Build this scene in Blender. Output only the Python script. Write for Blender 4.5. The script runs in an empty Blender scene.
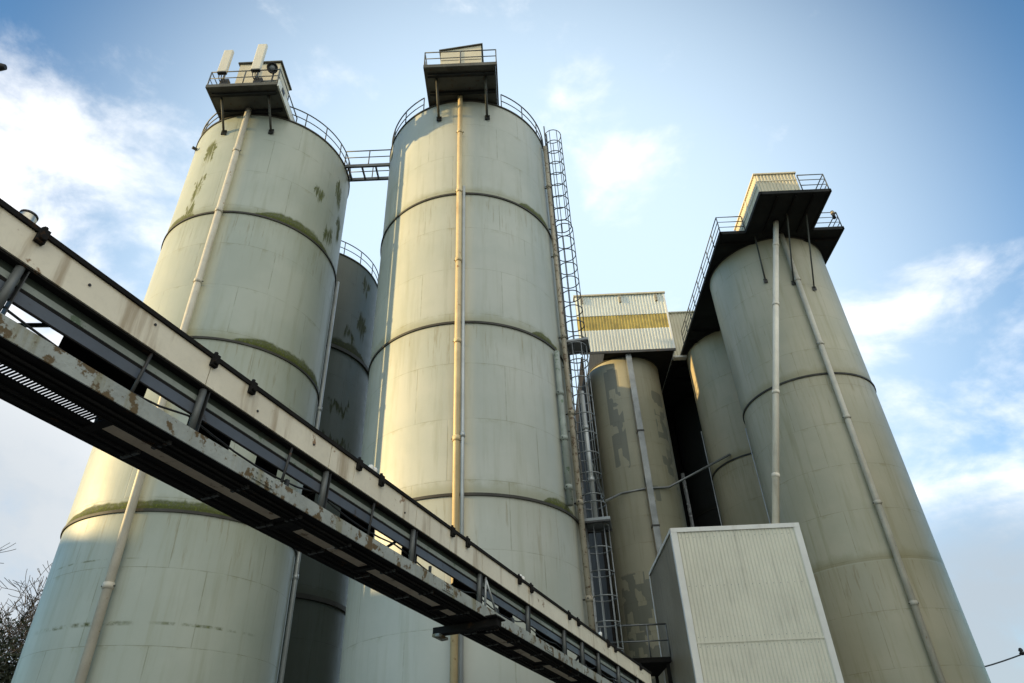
import bpy, bmesh, math, random
from mathutils import Vector, Matrix
random.seed(7)
C = bpy.context.scene.collection
sc = bpy.context.scene
PI = math.pi
R_ = math.radians
GZ = -1.7            # ground level; the camera stands at the origin, 1.7 m above it

# ------------------------------------------------------------------ camera
PITCH, ROLL = R_(34.93), R_(-2.549)
fw = Vector((0, math.cos(PITCH), math.sin(PITCH)))
up = Vector((0, -math.sin(PITCH), math.cos(PITCH)))
ri = Vector((1, 0, 0))
ri2 = ri * math.cos(ROLL) + up * math.sin(ROLL)
up2 = -ri * math.sin(ROLL) + up * math.cos(ROLL)
cd = bpy.data.cameras.new('camera')
cam = bpy.data.objects.new('camera', cd)
C.objects.link(cam)
cam.matrix_world = Matrix((ri2, up2, -fw)).transposed().to_4x4()
cd.lens = 24.0
cd.sensor_width = 36.0
cd.clip_start = 0.05
cd.clip_end = 5000
sc.camera = cam

# ------------------------------------------------------------------ light
SUN_AZ, SUN_EL = R_(261), R_(11.5)      # azimuth clockwise from +y
w = bpy.data.worlds.new('World')
sc.world = w
w.use_nodes = True
nt = w.node_tree
for n in list(nt.nodes):
    nt.nodes.remove(n)


class NB:
    """small node-building helper"""
    def __init__(s, tree):
        s.t = tree

    def n(s, kind, **kw):
        x = s.t.nodes.new(kind)
        for k, v in kw.items():
            setattr(x, k, v)
        return x

    def link(s, a, b):
        s.t.links.new(a, b)

    def put(s, sock, val):
        if hasattr(val, 'is_output'):
            s.link(val, sock)
        else:
            sock.default_value = val

    def m(s, op, a, b=0.0, c=None, clamp=False):
        x = s.n('ShaderNodeMath', operation=op)
        x.use_clamp = clamp
        s.put(x.inputs[0], a)
        s.put(x.inputs[1], b)
        if c is not None:
            s.put(x.inputs[2], c)
        return x.outputs[0]

    def step(s, v, a, b, lo=0.0, hi=1.0):
        x = s.n('ShaderNodeMapRange', interpolation_type='SMOOTHSTEP')
        s.put(x.inputs[0], v)
        s.put(x.inputs[1], a)
        s.put(x.inputs[2], b)
        s.put(x.inputs[3], lo)
        s.put(x.inputs[4], hi)
        return x.outputs[0]

    def noise(s, vec, scale, detail=4.0, rough=0.55, dist=0.0):
        x = s.n('ShaderNodeTexNoise')
        if vec is not None:
            s.link(vec, x.inputs['Vector'])
        x.inputs['Scale'].default_value = scale
        x.inputs['Detail'].default_value = detail
        x.inputs['Roughness'].default_value = rough
        x.inputs['Distortion'].default_value = dist
        return x.outputs[0]

    def mix(s, f, a, b):
        x = s.n('ShaderNodeMix', data_type='RGBA')
        s.put(x.inputs[0], f)
        for sock, v in ((x.inputs[6], a), (x.inputs[7], b)):
            if hasattr(v, 'is_output'):
                s.link(v, sock)
            else:
                sock.default_value = (*v[:3], 1)
        return x.outputs[2]

    def mapping(s, vec, scale=(1, 1, 1), loc=(0, 0, 0)):
        x = s.n('ShaderNodeMapping')
        s.link(vec, x.inputs[0])
        x.inputs['Location'].default_value = loc
        x.inputs['Scale'].default_value = scale
        return x.outputs[0]


b = NB(nt)
sky = b.n('ShaderNodeTexSky', sky_type='NISHITA')
sky.sun_disc = False
sky.sun_elevation = SUN_EL
sky.sun_rotation = SUN_AZ
sky.altitude = 50
sky.air_density = 1.0
sky.dust_density = 0.3
sky.ozone_density = 2.0
geo = b.n('ShaderNodeTexCoord')
dirv = geo.outputs['Generated']
# clouds: a field over the whole sky, thicker in a few banks
n1 = b.noise(b.mapping(dirv, (1, 1, 1.7)), 3.1, 8.0, 0.58, 0.35)
n2 = b.noise(b.mapping(dirv, (1, 1, 1.5), (3, 1, 2)), 9.0, 6.0, 0.6, 0.3)
nn = b.m('ADD', b.m('MULTIPLY', n1, 0.72), b.m('MULTIPLY', n2, 0.28))


def bank(az, el, r_in, r_out):
    a, e = R_(az), R_(el)
    v = (math.sin(a) * math.cos(e), math.cos(a) * math.cos(e), math.sin(e))
    x = b.n('ShaderNodeVectorMath', operation='DOT_PRODUCT')
    b.link(dirv, x.inputs[0])
    x.inputs[1].default_value = v
    return b.step(x.outputs['Value'], math.cos(R_(r_out)), math.cos(R_(r_in)))


def vmax(*l):
    o = l[0]
    for q in l[1:]:
        o = b.m('MAXIMUM', o, q)
    return o


sep = b.n('ShaderNodeSeparateXYZ')
b.link(dirv, sep.inputs[0])
banks = vmax(bank(-41, 37, 2, 17), b.m('MULTIPLY', bank(13, 51, 1, 12), 0.27),
             b.m('MULTIPLY', bank(38.5, 22, 2, 16), 0.56), b.m('MULTIPLY', bank(37.4, 30.3, .2, 4.2), 0.52),
             bank(-40, 20, 3, 16), b.m('MULTIPLY', bank(36.4, 15, .5, 4.2), 0.55))
cover = b.m('ADD', b.m('MULTIPLY_ADD', nn, 1.5, -0.31), b.m('MULTIPLY', banks, 0.36))
cloud = b.step(cover, 0.56, 0.86)
greyzone = vmax(b.m('MULTIPLY', bank(34, 7, 4, 12), 1.0), b.m('MULTIPLY', bank(-42, 15, 4, 18), 0.85))
grey = b.m('MULTIPLY', greyzone, b.step(nn, 0.22, 0.50))
CLOUD_GAIN = 7.3


def gain(c):
    return tuple(k * CLOUD_GAIN for k in c)


veil_amt = b.m('MULTIPLY_ADD', bank(0, 32, 14, 45), 0.84, 0.02)
tint = b.n('ShaderNodeMix', data_type='RGBA', blend_type='MULTIPLY')
tint.inputs[0].default_value = 1.0
b.link(sky.outputs[0], tint.inputs[6])
tint.inputs[7].default_value = (0.74, 1.13, 1.32, 1)
veil = b.mix(veil_amt, tint.outputs[2], gain((0.68, 0.85, 1.0)))
final = b.mix(b.m('MULTIPLY', cloud, 0.92), veil, gain((1.04, 1.04, 1.04)))
# unseen warm cloud deck added behind the camera to brighten the silo fronts
south = b.m('MULTIPLY', bank(152, 36, 26, 66), b.step(nn, 0.30, 0.55))
final = b.mix(b.m('MULTIPLY', south, 0.95), final, gain((1.36, 1.34, 1.20)))
final = b.mix(b.m('MULTIPLY', grey, 0.9), final, gain((0.42, 0.47, 0.515)))
bg = b.n('ShaderNodeBackground')
b.link(final, bg.inputs[0])
bg.inputs[1].default_value = 0.13
wo = b.n('ShaderNodeOutputWorld')
b.link(bg.outputs[0], wo.inputs[0])

sl = bpy.data.lights.new('sun', 'SUN')
sl.energy = 5.0
sl.angle = R_(0.5)
sl.color = (1.0, 0.71, 0.31)
so = bpy.data.objects.new('sun', sl)
C.objects.link(so)
sd = Vector((math.sin(SUN_AZ) * math.cos(SUN_EL), math.cos(SUN_AZ) * math.cos(SUN_EL), math.sin(SUN_EL)))
so.rotation_euler = sd.to_track_quat('Z', 'Y').to_euler()
so.location = (-30, -5, 40)
vs = sc.view_settings
vs.view_transform = 'Standard'
vs.look = 'None'
vs.gamma = 1
vs.use_curve_mapping = False
vs.exposure = 0.45


# ------------------------------------------------------------------ materials
def mat(name, base, rough=0.6, metal=0.0, var=0.25, vscale=1.5, spots=None, spot_amt=0.0, spot_scale=6.0,
        streak=None, bump=0.0, spec=0.5):
    m = bpy.data.materials.new(name)
    m.use_nodes = True
    t = NB(m.node_tree)
    p = m.node_tree.nodes['Principled BSDF']
    p.inputs['Roughness'].default_value = rough
    p.inputs['Metallic'].default_value = metal
    p.inputs['Specular IOR Level'].default_value = spec
    g = t.n('ShaderNodeNewGeometry').outputs['Position']
    n = t.noise(g, vscale, 6, 0.6)
    col = t.mix(t.step(n, 0.3, 0.7), base, tuple(c * (1 - var) for c in base))
    fine = t.noise(g, 22, 3, 0.6)
    col = t.mix(t.m('MULTIPLY', t.step(fine, 0.45, 0.75), var * 0.8), col, tuple(c * 0.55 for c in base))
    if streak:
        sn = t.noise(t.mapping(g, (3.5, 3.5, 0.35)), 1.6, 5, 0.6)
        col = t.mix(t.m('MULTIPLY', t.step(sn, 0.52, 0.72), streak[3]), col, streak[:3])
    if spots:
        s1 = t.noise(g, spot_scale, 6, 0.65)
        col = t.mix(t.step(s1, 0.66 - spot_amt, 0.72 - spot_amt), col, spots)
    t.link(col, p.inputs['Base Color'])
    rr = t.m('MULTIPLY_ADD', n, 0.25, rough - 0.12)
    t.link(rr, p.inputs['Roughness'])
    if bump:
        bn = t.n('ShaderNodeBump')
        bn.inputs['Strength'].default_value = bump
        bn.inputs['Distance'].default_value = 0.02
        t.link(fine, bn.inputs['Height'])
        t.link(bn.outputs[0], p.inputs['Normal'])
    return m


def shell_mat(name, base, rough, moss=(), seams=(), blotch=None, mosscol=(0.050, 0.062, 0.007), course=1.7, seed=0.0,
              streaks=0.6, dark=None, spec=0.5, seamgrime=0.5):
    """painted steel plate: uv = (bearing in degrees, height in m)"""
    m = bpy.data.materials.new(name)
    m.use_nodes = True
    t = NB(m.node_tree)
    p = m.node_tree.nodes['Principled BSDF']
    uv = t.n('ShaderNodeUVMap').outputs[0]
    s = t.n('ShaderNodeSeparateXYZ')
    t.link(uv, s.inputs[0])
    U, V = s.outputs[0], s.outputs[1]
    pos = t.n('ShaderNodeNewGeometry').outputs['Position']
    off = t.mapping(pos, (1, 1, 1), (seed, seed * 2, seed))
    big = t.noise(off, 0.45, 5, 0.55)
    med = t.noise(off, 2.6, 6, 0.62)
    fine = t.noise(off, 15, 4, 0.65)
    vert = t.noise(t.mapping(off, (2.4, 2.4, 0.16)), 1.8, 6, 0.62)
    strand = t.noise(t.mapping(off, (5.5, 5.5, 0.5)), 1.6, 5, 0.65)
    col = t.mix(t.step(big, 0.35, 0.65), base, tuple(c * k for c, k in zip(base, (0.86, 0.885, 0.88))))
    col = t.mix(t.m('MULTIPLY', t.step(vert, 0.48, 0.75), streaks), col, tuple(c * k for c, k in zip(base, (0.70, 0.70, 0.60))))
    # plates
    br = t.n('ShaderNodeTexBrick')
    t.link(t.mapping(uv, (1 / 45.0, 1 / course, 1), (seed * .37, 0.0, 0)), br.inputs['Vector'])
    br.inputs['Color1'].default_value = (1, 1, 1, 1)
    br.inputs['Color2'].default_value = (0.0, 0.0, 0.0, 1)
    br.inputs['Mortar'].default_value = (0.5, 0.5, 0.5, 1)
    br.inputs['Scale'].default_value = 1.0
    br.inputs['Mortar Size'].default_value = 0.006
    br.inputs['Mortar Smooth'].default_value = 0.3
    br.inputs['Brick Width'].default_value = 1.0
    br.inputs['Row Height'].default_value = 1.0
    br.offset = 0.37
    bw = t.n('ShaderNodeRGBToBW')
    t.link(br.outputs[0], bw.inputs[0])
    col = t.mix(t.m('MULTIPLY', bw.outputs[0], 0.15), col, tuple(c * 0.7 for c in base))
    seamline = t.m('MULTIPLY', br.outputs['Fac'], t.step(med, 0.32, 0.62))
    col = t.mix(t.m('MULTIPLY', seamline, 0.5), col, tuple(c * k for c, k in zip(base, (0.38, 0.36, 0.24))))
    # grime hanging from every course joint, broken up
    vm = t.m('FRACT', t.m('DIVIDE', V, course))
    gr = t.m('MULTIPLY', t.step(vm, 0.90, 1.0), t.step(med, 0.52, 0.70))
    col = t.mix(t.m('MULTIPLY', gr, 0.45), col, tuple(c * k for c, k in zip(base, (0.55, 0.52, 0.34))))
    for z in seams:
        d = t.m('SUBTRACT', V, z)
        a = t.m('MULTIPLY', t.step(d, 0.0, 0.03), t.step(d, t.m('MULTIPLY', med, 0.9), 0.04))
        col = t.mix(t.m('MULTIPLY', a, seamgrime), col, tuple(c * k for c, k in zip(base, (0.45, 0.43, 0.22))))
        e = t.m('MULTIPLY', t.step(d, 0.0, -0.03), t.step(d, t.m('MULTIPLY', vert, -2.2), -0.05))
        col = t.mix(t.m('MULTIPLY', e, seamgrime * 0.5), col, tuple(c * k for c, k in zip(base, (0.62, 0.60, 0.46))))
        e2 = t.m('MULTIPLY', t.step(d, 0.0, -0.05), t.step(d, t.m('MULTIPLY', strand, -4.5), -0.1))
        e2 = t.m('MULTIPLY', e2, t.step(strand, 0.55, 0.68))
        col = t.mix(t.m('MULTIPLY', e2, 0.5), col, tuple(c * k for c, k in zip(base, (0.50, 0.42, 0.26))))
    mask = None
    wob = t.m('MULTIPLY', t.m('SUBTRACT', med, 0.5), 14.0)
    Uw = t.m('ADD', U, wob)
    for (na, nb_, z0, z1, kind) in moss:
        wdt = nb_ - na
        win = t.m('MULTIPLY', t.step(Uw, na, na + wdt * .35), t.step(Uw, nb_, nb_ - wdt * .3))
        if kind == 'band':      # thin film lying on the flange, thickest mid-window
            h_ = t.m('MULTIPLY', t.m('POWER', win, 0.7), t.m('MULTIPLY_ADD', med, 0.9, 0.35))
            h_ = t.m('MULTIPLY', h_, z1 - z0)
            d = t.m('DIVIDE', t.m('SUBTRACT', V, z0), t.m('MAXIMUM', h_, 0.001))
            q = t.m('MULTIPLY', t.step(d, 1.1, 0.75), t.step(V, z0 - 0.02, z0))
            q = t.m('MULTIPLY', q, t.step(win, 0.01, 0.2))
            q = t.m('MULTIPLY', q, t.m('ADD', t.step(d, 0.55, 0.0, 0.0, 0.3), t.step(fine, 0.3, 0.6, 0.70, 0.95)), clamp=True)
        elif kind == 'line':
            q = t.m('MULTIPLY', t.step(t.m('ABSOLUTE', t.m('SUBTRACT', V, z0)), z1, z1 * .2), t.m('MULTIPLY', win, t.step(med, 0.40, 0.62)))
        else:                   # patch hanging down the plate
            Vw = t.m('ADD', V, t.m('MULTIPLY', t.m('SUBTRACT', vert, 0.5), 2.0))
            zz = t.m('MULTIPLY', t.step(Vw, z0, z0 + (z1 - z0) * .6), t.step(Vw, z1, z1 - (z1 - z0) * .35))
            q = t.m('MULTIPLY', t.m('MULTIPLY', win, zz), t.m('MULTIPLY_ADD', strand, 3.4, t.m('MULTIPLY_ADD', fine, 0.6, -1.25)))
            q = t.m('MULTIPLY', t.step(q, 0.10, 0.7), 0.95)
        mask = q if mask is None else t.m('MAXIMUM', mask, q)
    if mask is not None:
        mc = t.mix(t.step(fine, 0.48, 0.75), mosscol, tuple(c * 3.0 for c in mosscol))
        col = t.mix(t.m('MULTIPLY', mask, 0.95), col, mc)
    if blotch:   # square-ish repaint patches
        vo = t.n('ShaderNodeTexVoronoi', distance='CHEBYCHEV')
        t.link(t.mapping(uv, (1 / 11.0, 1.0 / 0.5, 1), (seed, 0, 0)), vo.inputs['Vector'])
        vo.inputs['Scale'].default_value = 1.0
        vo.inputs['Randomness'].default_value = 0.75
        vb = t.n('ShaderNodeRGBToBW')
        t.link(vo.outputs['Color'], vb.inputs[0])
        region = None
        for (na, nb_, z0, z1) in blotch[1]:
            q = t.m('MULTIPLY', t.m('MULTIPLY', t.step(U, na, na + 5), t.step(U, nb_, nb_ - 5)),
                    t.m('MULTIPLY', t.step(V, z0, z0 + .5), t.step(V, z1, z1 - .5)))
            region = q if region is None else t.m('MAXIMUM', region, q)
        bm_ = t.m('MULTIPLY', t.step(vb.outputs[0], 0.44, 0.46), t.step(region, 0.3, 0.5))
        col = t.mix(t.m('MULTIPLY', bm_, 0.62), col, blotch[0])
    t.link(col, p.inputs['Base Color'])
    r = t.m('MULTIPLY_ADD', med, 0.22, rough - 0.11)
    if mask is not None:
        r = t.m('ADD', r, t.m('MULTIPLY', mask, 0.5), clamp=True)
    t.link(r, p.inputs['Roughness'])
    p.inputs['Specular IOR Level'].default_value = spec
    h = t.m('ADD', t.m('MULTIPLY', big, 0.6), t.m('MULTIPLY', br.outputs['Fac'], -0.06))
    h = t.m('ADD', h, t.m('MULTIPLY', vert, 0.10))
    bn = t.n('ShaderNodeBump')
    bn.inputs['Strength'].default_value = 0.55
    bn.inputs['Distance'].default_value = 0.06
    t.link(h, bn.inputs['Height'])
    t.link(bn.outputs[0], p.inputs['Normal'])
    return m


M = {}
M['steel_dark'] = mat('steel_dark', (0.045, 0.046, 0.045), 0.55, 0.0, 0.4, spots=(0.075, 0.038, 0.018), spot_amt=0.05)
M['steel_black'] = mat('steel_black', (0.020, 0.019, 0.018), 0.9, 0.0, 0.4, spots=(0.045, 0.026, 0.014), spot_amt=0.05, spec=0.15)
M['flange'] = mat('flange', (0.05, 0.048, 0.038), 0.7, 0.0, 0.4)
M['galv'] = mat('galv', (0.26, 0.28, 0.285), 0.45, 0.6, 0.3)
M['galv_pale'] = mat('galv_pale', (0.50, 0.53, 0.53), 0.4, 0.35, 0.2)
M['rail'] = mat('rail', (0.10, 0.115, 0.125), 0.5, 0.3, 0.3)
M['pipe_cream'] = mat('pipe_cream', (0.60, 0.56, 0.46), 0.5, 0.0, 0.2, spots=(0.30, 0.20, 0.10), spot_amt=0.02, spot_scale=5, streak=(0.36, 0.30, 0.2, 0.4))
M['pipe_ochre'] = mat('pipe_ochre', (0.66, 0.52, 0.29), 0.5, 0.0, 0.2, spots=(0.28, 0.15, 0.06), spot_amt=0.02, spot_scale=5, streak=(0.36, 0.22, 0.1, 0.4))
M['pipe_rusty'] = mat('pipe_rusty', (0.36, 0.33, 0.25), 0.6, 0.0, 0.3, spots=(0.10, 0.06, 0.03), spot_amt=0.1, spot_scale=8)
M['deck'] = mat('deck', (0.085, 0.088, 0.075), 0.7, 0.0, 0.35, spots=(0.06, 0.036, 0.02), spot_amt=0.07)
M['deck_dark'] = mat('deck_dark', (0.024, 0.026, 0.026), 0.8, 0.0, 0.35, spots=(0.04, 0.025, 0.015), spot_amt=0.05, spec=0.2)
M['clad_white'] = mat('clad_white', (0.74, 0.76, 0.69), 0.5, 0.0, 0.12, vscale=0.6, streak=(0.40, 0.38, 0.30, 0.35))
M['clad_cream'] = mat('clad_cream', (0.66, 0.60, 0.44), 0.5, 0.0, 0.14, vscale=0.8, streak=(0.45, 0.38, 0.24, 0.35))
M['clad_grey'] = mat('clad_grey', (0.74, 0.72, 0.60), 0.5, 0.0, 0.12, vscale=0.5, streak=(0.30, 0.29, 0.24, 0.35))
M['clad_shaded'] = mat('clad_shaded', (0.33, 0.30, 0.22), 0.6, 0.0, 0.2, vscale=0.5, streak=(0.16, 0.155, 0.13, 0.5))  # darker copy of clad_grey: the left face's shade is put into the colour
M['clad_yellow'] = mat('clad_yellow', (0.56, 0.43, 0.10), 0.4, 0.0, 0.4, vscale=1.6, streak=(0.22, 0.17, 0.05, 0.6))
M['trim_white'] = mat('trim_white', (0.78, 0.78, 0.74), 0.45, 0.0, 0.1, streak=(0.5, 0.46, 0.38, 0.3))
M['panel_cream'] = mat('panel_cream', (0.86, 0.79, 0.62), 0.42, 0.0, 0.16, vscale=1.2, spots=(0.30, 0.18, 0.08), spot_amt=0.02, spot_scale=5, streak=(0.40, 0.31, 0.19, 0.85))
M['channel'] = mat('channel', (0.40, 0.43, 0.40), 0.6, 0.0, 0.25, vscale=2.5, spots=(0.12, 0.08, 0.03), spot_amt=0.135, spot_scale=7, streak=(0.20, 0.17, 0.06, 0.9), bump=0.3)
M['post_grey'] = mat('post_grey', (0.15, 0.16, 0.155), 0.5, 0.2, 0.3)
M['slate'] = mat('slate', (0.105, 0.125, 0.155), 0.5, 0.0, 0.25, spots=(0.05, 0.045, 0.045), spot_amt=0.02)
M['pale_green'] = mat('pale_green', (0.33, 0.37, 0.33), 0.6, 0.0, 0.3, spots=(0.12, 0.17, 0.11), spot_amt=0.08, spot_scale=5)
M['lid_green'] = mat('lid_green', (0.035, 0.052, 0.040), 0.6, 0.0, 0.35, spots=(0.03, 0.02, 0.014), spot_amt=0.08, spot_scale=3)
M['tray_cream'] = mat('tray_cream', (0.62, 0.50, 0.36), 0.6, 0.0, 0.3, spots=(0.25, 0.17, 0.1), spot_amt=0.06)
M['antenna'] = mat('antenna', (0.72, 0.68, 0.56), 0.45, 0.0, 0.1)
M['black'] = mat('black', (0.012, 0.012, 0.013), 0.5, 0.0, 0.2)
M['lens'] = mat('lens', (0.20, 0.22, 0.23), 0.08, 0.0, 0.1)
M['chrome'] = mat('chrome', (0.62, 0.58, 0.48), 0.25, 0.8, 0.15)
M['cup'] = mat('cup', (0.82, 0.80, 0.74), 0.4, 0.0, 0.1)
M['bark'] = mat('bark', (0.045, 0.036, 0.028), 0.9, 0.0, 0.4, bump=0.5)
M['leaf'] = mat('leaf', (0.032, 0.042, 0.018), 0.8, 0.0, 0.5)
M['wood'] = mat('wood', (0.14, 0.105, 0.075), 0.85, 0.0, 0.3)

M['shell_left'] = shell_mat('shell_left', (0.405, 0.44, 0.38), 0.46, seed=1.3, seams=(16.69, 11.64, 6.5),
    moss=((95, 163, 16.70, 17.16, 'band'), (196, 242, 16.70, 17.15, 'band'), (70, 160, 11.65, 12.06, 'band'), (112, 240, 6.51, 6.80, 'band'),
          (198, 208, 19.0, 20.9, 'patch'), (198, 209, 17.4, 18.9, 'patch'), (199, 211, 16.6, 17.7, 'patch'),
          (93, 104, 18.8, 20.9, 'patch'), (97, 112, 16.9, 18.3, 'patch'), (113, 126, 18.5, 19.4, 'patch'), (86, 97, 17.4, 19.4, 'patch'),
          (160, 222, 3.86, .07, 'line'), (110, 165, 3.88, .05, 'line'), (170, 222, 5.3, .03, 'line')))
M['shell_mid'] = shell_mat('shell_mid', (0.465, 0.485, 0.43), 0.45, seed=4.1, seams=(16.85, 11.61, 6.46),
    moss=((106, 146, 16.87, 17.22, 'band'), (112, 140, 11.63, 11.92, 'band'), (112, 140, 6.48, 6.72, 'band'), (238, 262, 20.6, 21.6, 'patch')))
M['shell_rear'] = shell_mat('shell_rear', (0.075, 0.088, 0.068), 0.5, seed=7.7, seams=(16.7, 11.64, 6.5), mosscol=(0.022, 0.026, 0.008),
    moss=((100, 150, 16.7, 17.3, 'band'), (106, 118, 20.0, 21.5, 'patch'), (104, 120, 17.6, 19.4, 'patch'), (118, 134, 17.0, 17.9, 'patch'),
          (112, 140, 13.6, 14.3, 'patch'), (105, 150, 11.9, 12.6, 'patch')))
M['shell_right'] = shell_mat('shell_right', (0.47, 0.44, 0.325), 0.48, seed=2.9, seams=(13.7, 6.5), seamgrime=0.5, course=1.65, streaks=0.8)
M['shell_concrete'] = shell_mat('shell_concrete', (0.37, 0.35, 0.255), 0.6, seed=5.5, course=1.3, streaks=0.55,
    blotch=((0.10, 0.115, 0.105), ((188, 240, 4.0, 9.3), (195, 222, 14.0, 20.4), (120, 150, 13.0, 19.0), (160, 176, 12.0, 13.4))))
M['shell_back'] = shell_mat('shell_back', (0.50, 0.43, 0.285), 0.5, seed=8.2, seams=(13.7, 6.5), course=1.65)
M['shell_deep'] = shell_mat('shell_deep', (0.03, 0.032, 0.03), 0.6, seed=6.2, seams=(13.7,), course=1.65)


# ------------------------------------------------------------------ mesh helpers
class MB:
    def __init__(s):
        s.v, s.f, s.sm, s.uv = [], [], [], []

    def add(s, vs, fs, smooth=False, uvs=None):
        o = len(s.v)
        s.v += [tuple(x) for x in vs]
        for i, f in enumerate(fs):
            s.f.append([o + k for k in f])
            s.sm.append(smooth)
            s.uv.append(uvs[i] if uvs else None)
        return s

    def hexa(s, p):          # 8 points: bottom ring 0-3, top ring 4-7
        return s.add(p, [(3, 2, 1, 0), (4, 5, 6, 7), (0, 1, 5, 4), (1, 2, 6, 5), (2, 3, 7, 6), (3, 0, 4, 7)])

    def box(s, x0, x1, y0, y1, z0, z1, fr=None):
        p = [(x0, y0, z0), (x1, y0, z0), (x1, y1, z0), (x0, y1, z0), (x0, y0, z1), (x1, y0, z1), (x1, y1, z1), (x0, y1, z1)]
        if fr:
            p = [fr(*q) for q in p]
        return s.hexa(p)

    def tube(s, pts, r, n=8, closed=False, caps=True):
        pts = [Vector(p) for p in pts]
        N = len(pts)
        rr = r if isinstance(r, (list, tuple)) else [r] * N
        vs, prev = [], None
        for i, p in enumerate(pts):
            a = pts[(i - 1) % N] if (closed or i > 0) else p
            c = pts[(i + 1) % N] if (closed or i < N - 1) else p
            d = (c - a).normalized()
            if prev is None:
                ref = Vector((0, 0, 1)) if abs(d.z) < 0.9 else Vector((1, 0, 0))
                x = d.cross(ref).normalized()
            else:
                x = (prev - d * prev.dot(d)).normalized()
            prev = x
            y = d.cross(x)
            for k in range(n):
                t = 2 * PI * k / n
                vs.append(p + (x * math.cos(t) + y * math.sin(t)) * rr[i])
        fs = []
        for i in range(N if closed else N - 1):
            j = (i + 1) % N
            for k in range(n):
                l = (k + 1) % n
                fs.append((i * n + k, i * n + l, j * n + l, j * n + k))
        s.add(vs, fs, True)
        if caps and not closed:
            o = len(s.v) - len(vs)
            s.f.append([o + k for k in reversed(range(n))])
            s.sm.append(False)
            s.uv.append(None)
            s.f.append([o + (N - 1) * n + k for k in range(n)])
            s.sm.append(False)
            s.uv.append(None)
        return s

    def lathe(s, prof, cx=0, cy=0, n=32, fr=None):
        vs = []
        for r, z in prof:
            for k in range(n):
                t = 2 * PI * k / n
                q = (cx + r * math.sin(t), cy + r * math.cos(t), z)
                vs.append(fr(*q) if fr else q)
        fs = []
        for i in range(len(prof) - 1):
            for k in range(n):
                l = (k + 1) % n
                fs.append((i * n + l, i * n + k, (i + 1) * n + k, (i + 1) * n + l))
        return s.add(vs, fs, True)

    def build(s, name, m, parent=None):
        me = bpy.data.meshes.new(name)
        me.from_pydata(s.v, [], s.f)
        me.polygons.foreach_set('use_smooth', s.sm)
        if any(u is not None for u in s.uv):
            l = me.uv_layers.new(name='UVMap')
            i = 0
            for u, f in zip(s.uv, s.f):
                for k in range(len(f)):
                    l.data[i].uv = u[k] if u else (0, 0)
                    i += 1
        me.materials.append(M[m])
        me.validate()
        o = bpy.data.objects.new(name, me)
        C.objects.link(o)
        if parent:
            link_parent(o, parent)
        return o


def link_parent(o, parent):
    o.parent = parent
    bpy_loc = parent.get('_wl', None)
    l = wloc(parent)
    o.matrix_parent_inverse = Matrix.Translation(-l)


def wloc(o):
    # every parent here is only translated
    l = Vector(o.location)
    p = o.parent
    if p:
        return l + Vector((0, 0, 0)) if o.type == 'EMPTY' else Vector((0, 0, 0)) * 0
    return l


def tag(o, label, cat, group=None, kind=None):
    o['label'] = label
    o['category'] = cat
    if group:
        o['group'] = group
    if kind:
        o['kind'] = kind
    return o


def thing(name, label, cat, loc, group=None):
    o = bpy.data.objects.new(name, None)
    o.empty_display_size = 0.3
    C.objects.link(o)
    o.location = loc
    return tag(o, label, cat, group)


def pol(cx, cy, r, n, z):
    n = R_(n)
    return Vector((cx + r * math.sin(n), cy + r * math.cos(n), z))


def arc(cx, cy, r, a, b_, z, step=4):
    k = max(2, int(abs(b_ - a) / step) + 1)
    return [pol(cx, cy, r, a + (b_ - a) * i / (k - 1), z) for i in range(k)]


# ------------------------------------------------------------------ ground
M['ground'] = mat('ground', (0.13, 0.125, 0.115), 0.9, 0.0, 0.3, vscale=0.3)
g = MB()
g.add([(-1500, -1500, GZ), (1500, -1500, GZ), (1500, 1500, GZ), (-1500, 1500, GZ)], [(0, 1, 2, 3)])
go = g.build('ground', 'ground')
go['kind'] = 'structure'


# ------------------------------------------------------------------ silos
def silo(name, label, cx, cy, R, top, seams, m, fl=0.04, flh=0.07, rail=None, group=None):
    t = thing(name, label, 'silo', (cx, cy, GZ), group)
    N = 144
    cuts = [GZ] + sorted(seams) + [top]
    sh = MB()
    # one continuous shell wall
    vs, fs, uvs = [], [], []
    for z in cuts:
        for k in range(N + 1):
            a = 360.0 * k / N
            vs.append(pol(cx, cy, R, a, z))
    W = N + 1
    for i in range(len(cuts) - 1):
        for k in range(N):
            fs.append((i * W + k + 1, i * W + k, (i + 1) * W + k, (i + 1) * W + k + 1))
            u0, u1 = 360.0 * k / N, 360.0 * (k + 1) / N
            uvs.append(((u1, cuts[i]), (u0, cuts[i]), (u0, cuts[i + 1]), (u1, cuts[i + 1])))
    sh.add(vs, fs, True, uvs)
    sh.build('shell', m, t)
    MB().lathe([(R, top), (R - .02, top + .01), (0.3, top + .45), (0.0, top + .46)], cx, cy, 72).build('roof', 'deck', t)
    for z in seams:
        r = MB().lathe([(R + .003, z - flh), (R + fl, z - flh), (R + fl, z), (R + .003, z)], cx, cy, N)
        r.sm = [False] * len(r.sm)
        r.build('flange_ring', 'flange', t)
    MB().lathe([(R + .003, top - .05), (R + .035, top - .05), (R + .035, top + .02), (R - .05, top + .02)], cx, cy, N).build('rim_ring', 'flange', t)
    if rail:
        a0, a1, h = rail
        gr = MB()
        gr.tube(arc(cx, cy, R - .02, a0, a1, top + h), .026, 6)
        gr.tube(arc(cx, cy, R - .02, a0, a1, top + h * .52), .02, 6)
        go_ = gr.build('guard_rail', 'rail', t)
        k = int((a1 - a0) / 17)
        for i in range(k + 1):
            a = a0 + (a1 - a0) * i / k
            MB().tube([pol(cx, cy, R - .02, a, top), pol(cx, cy, R - .02, a, top + h)], .022, 6).build('rail_post', 'rail', go_)
    return t


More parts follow.
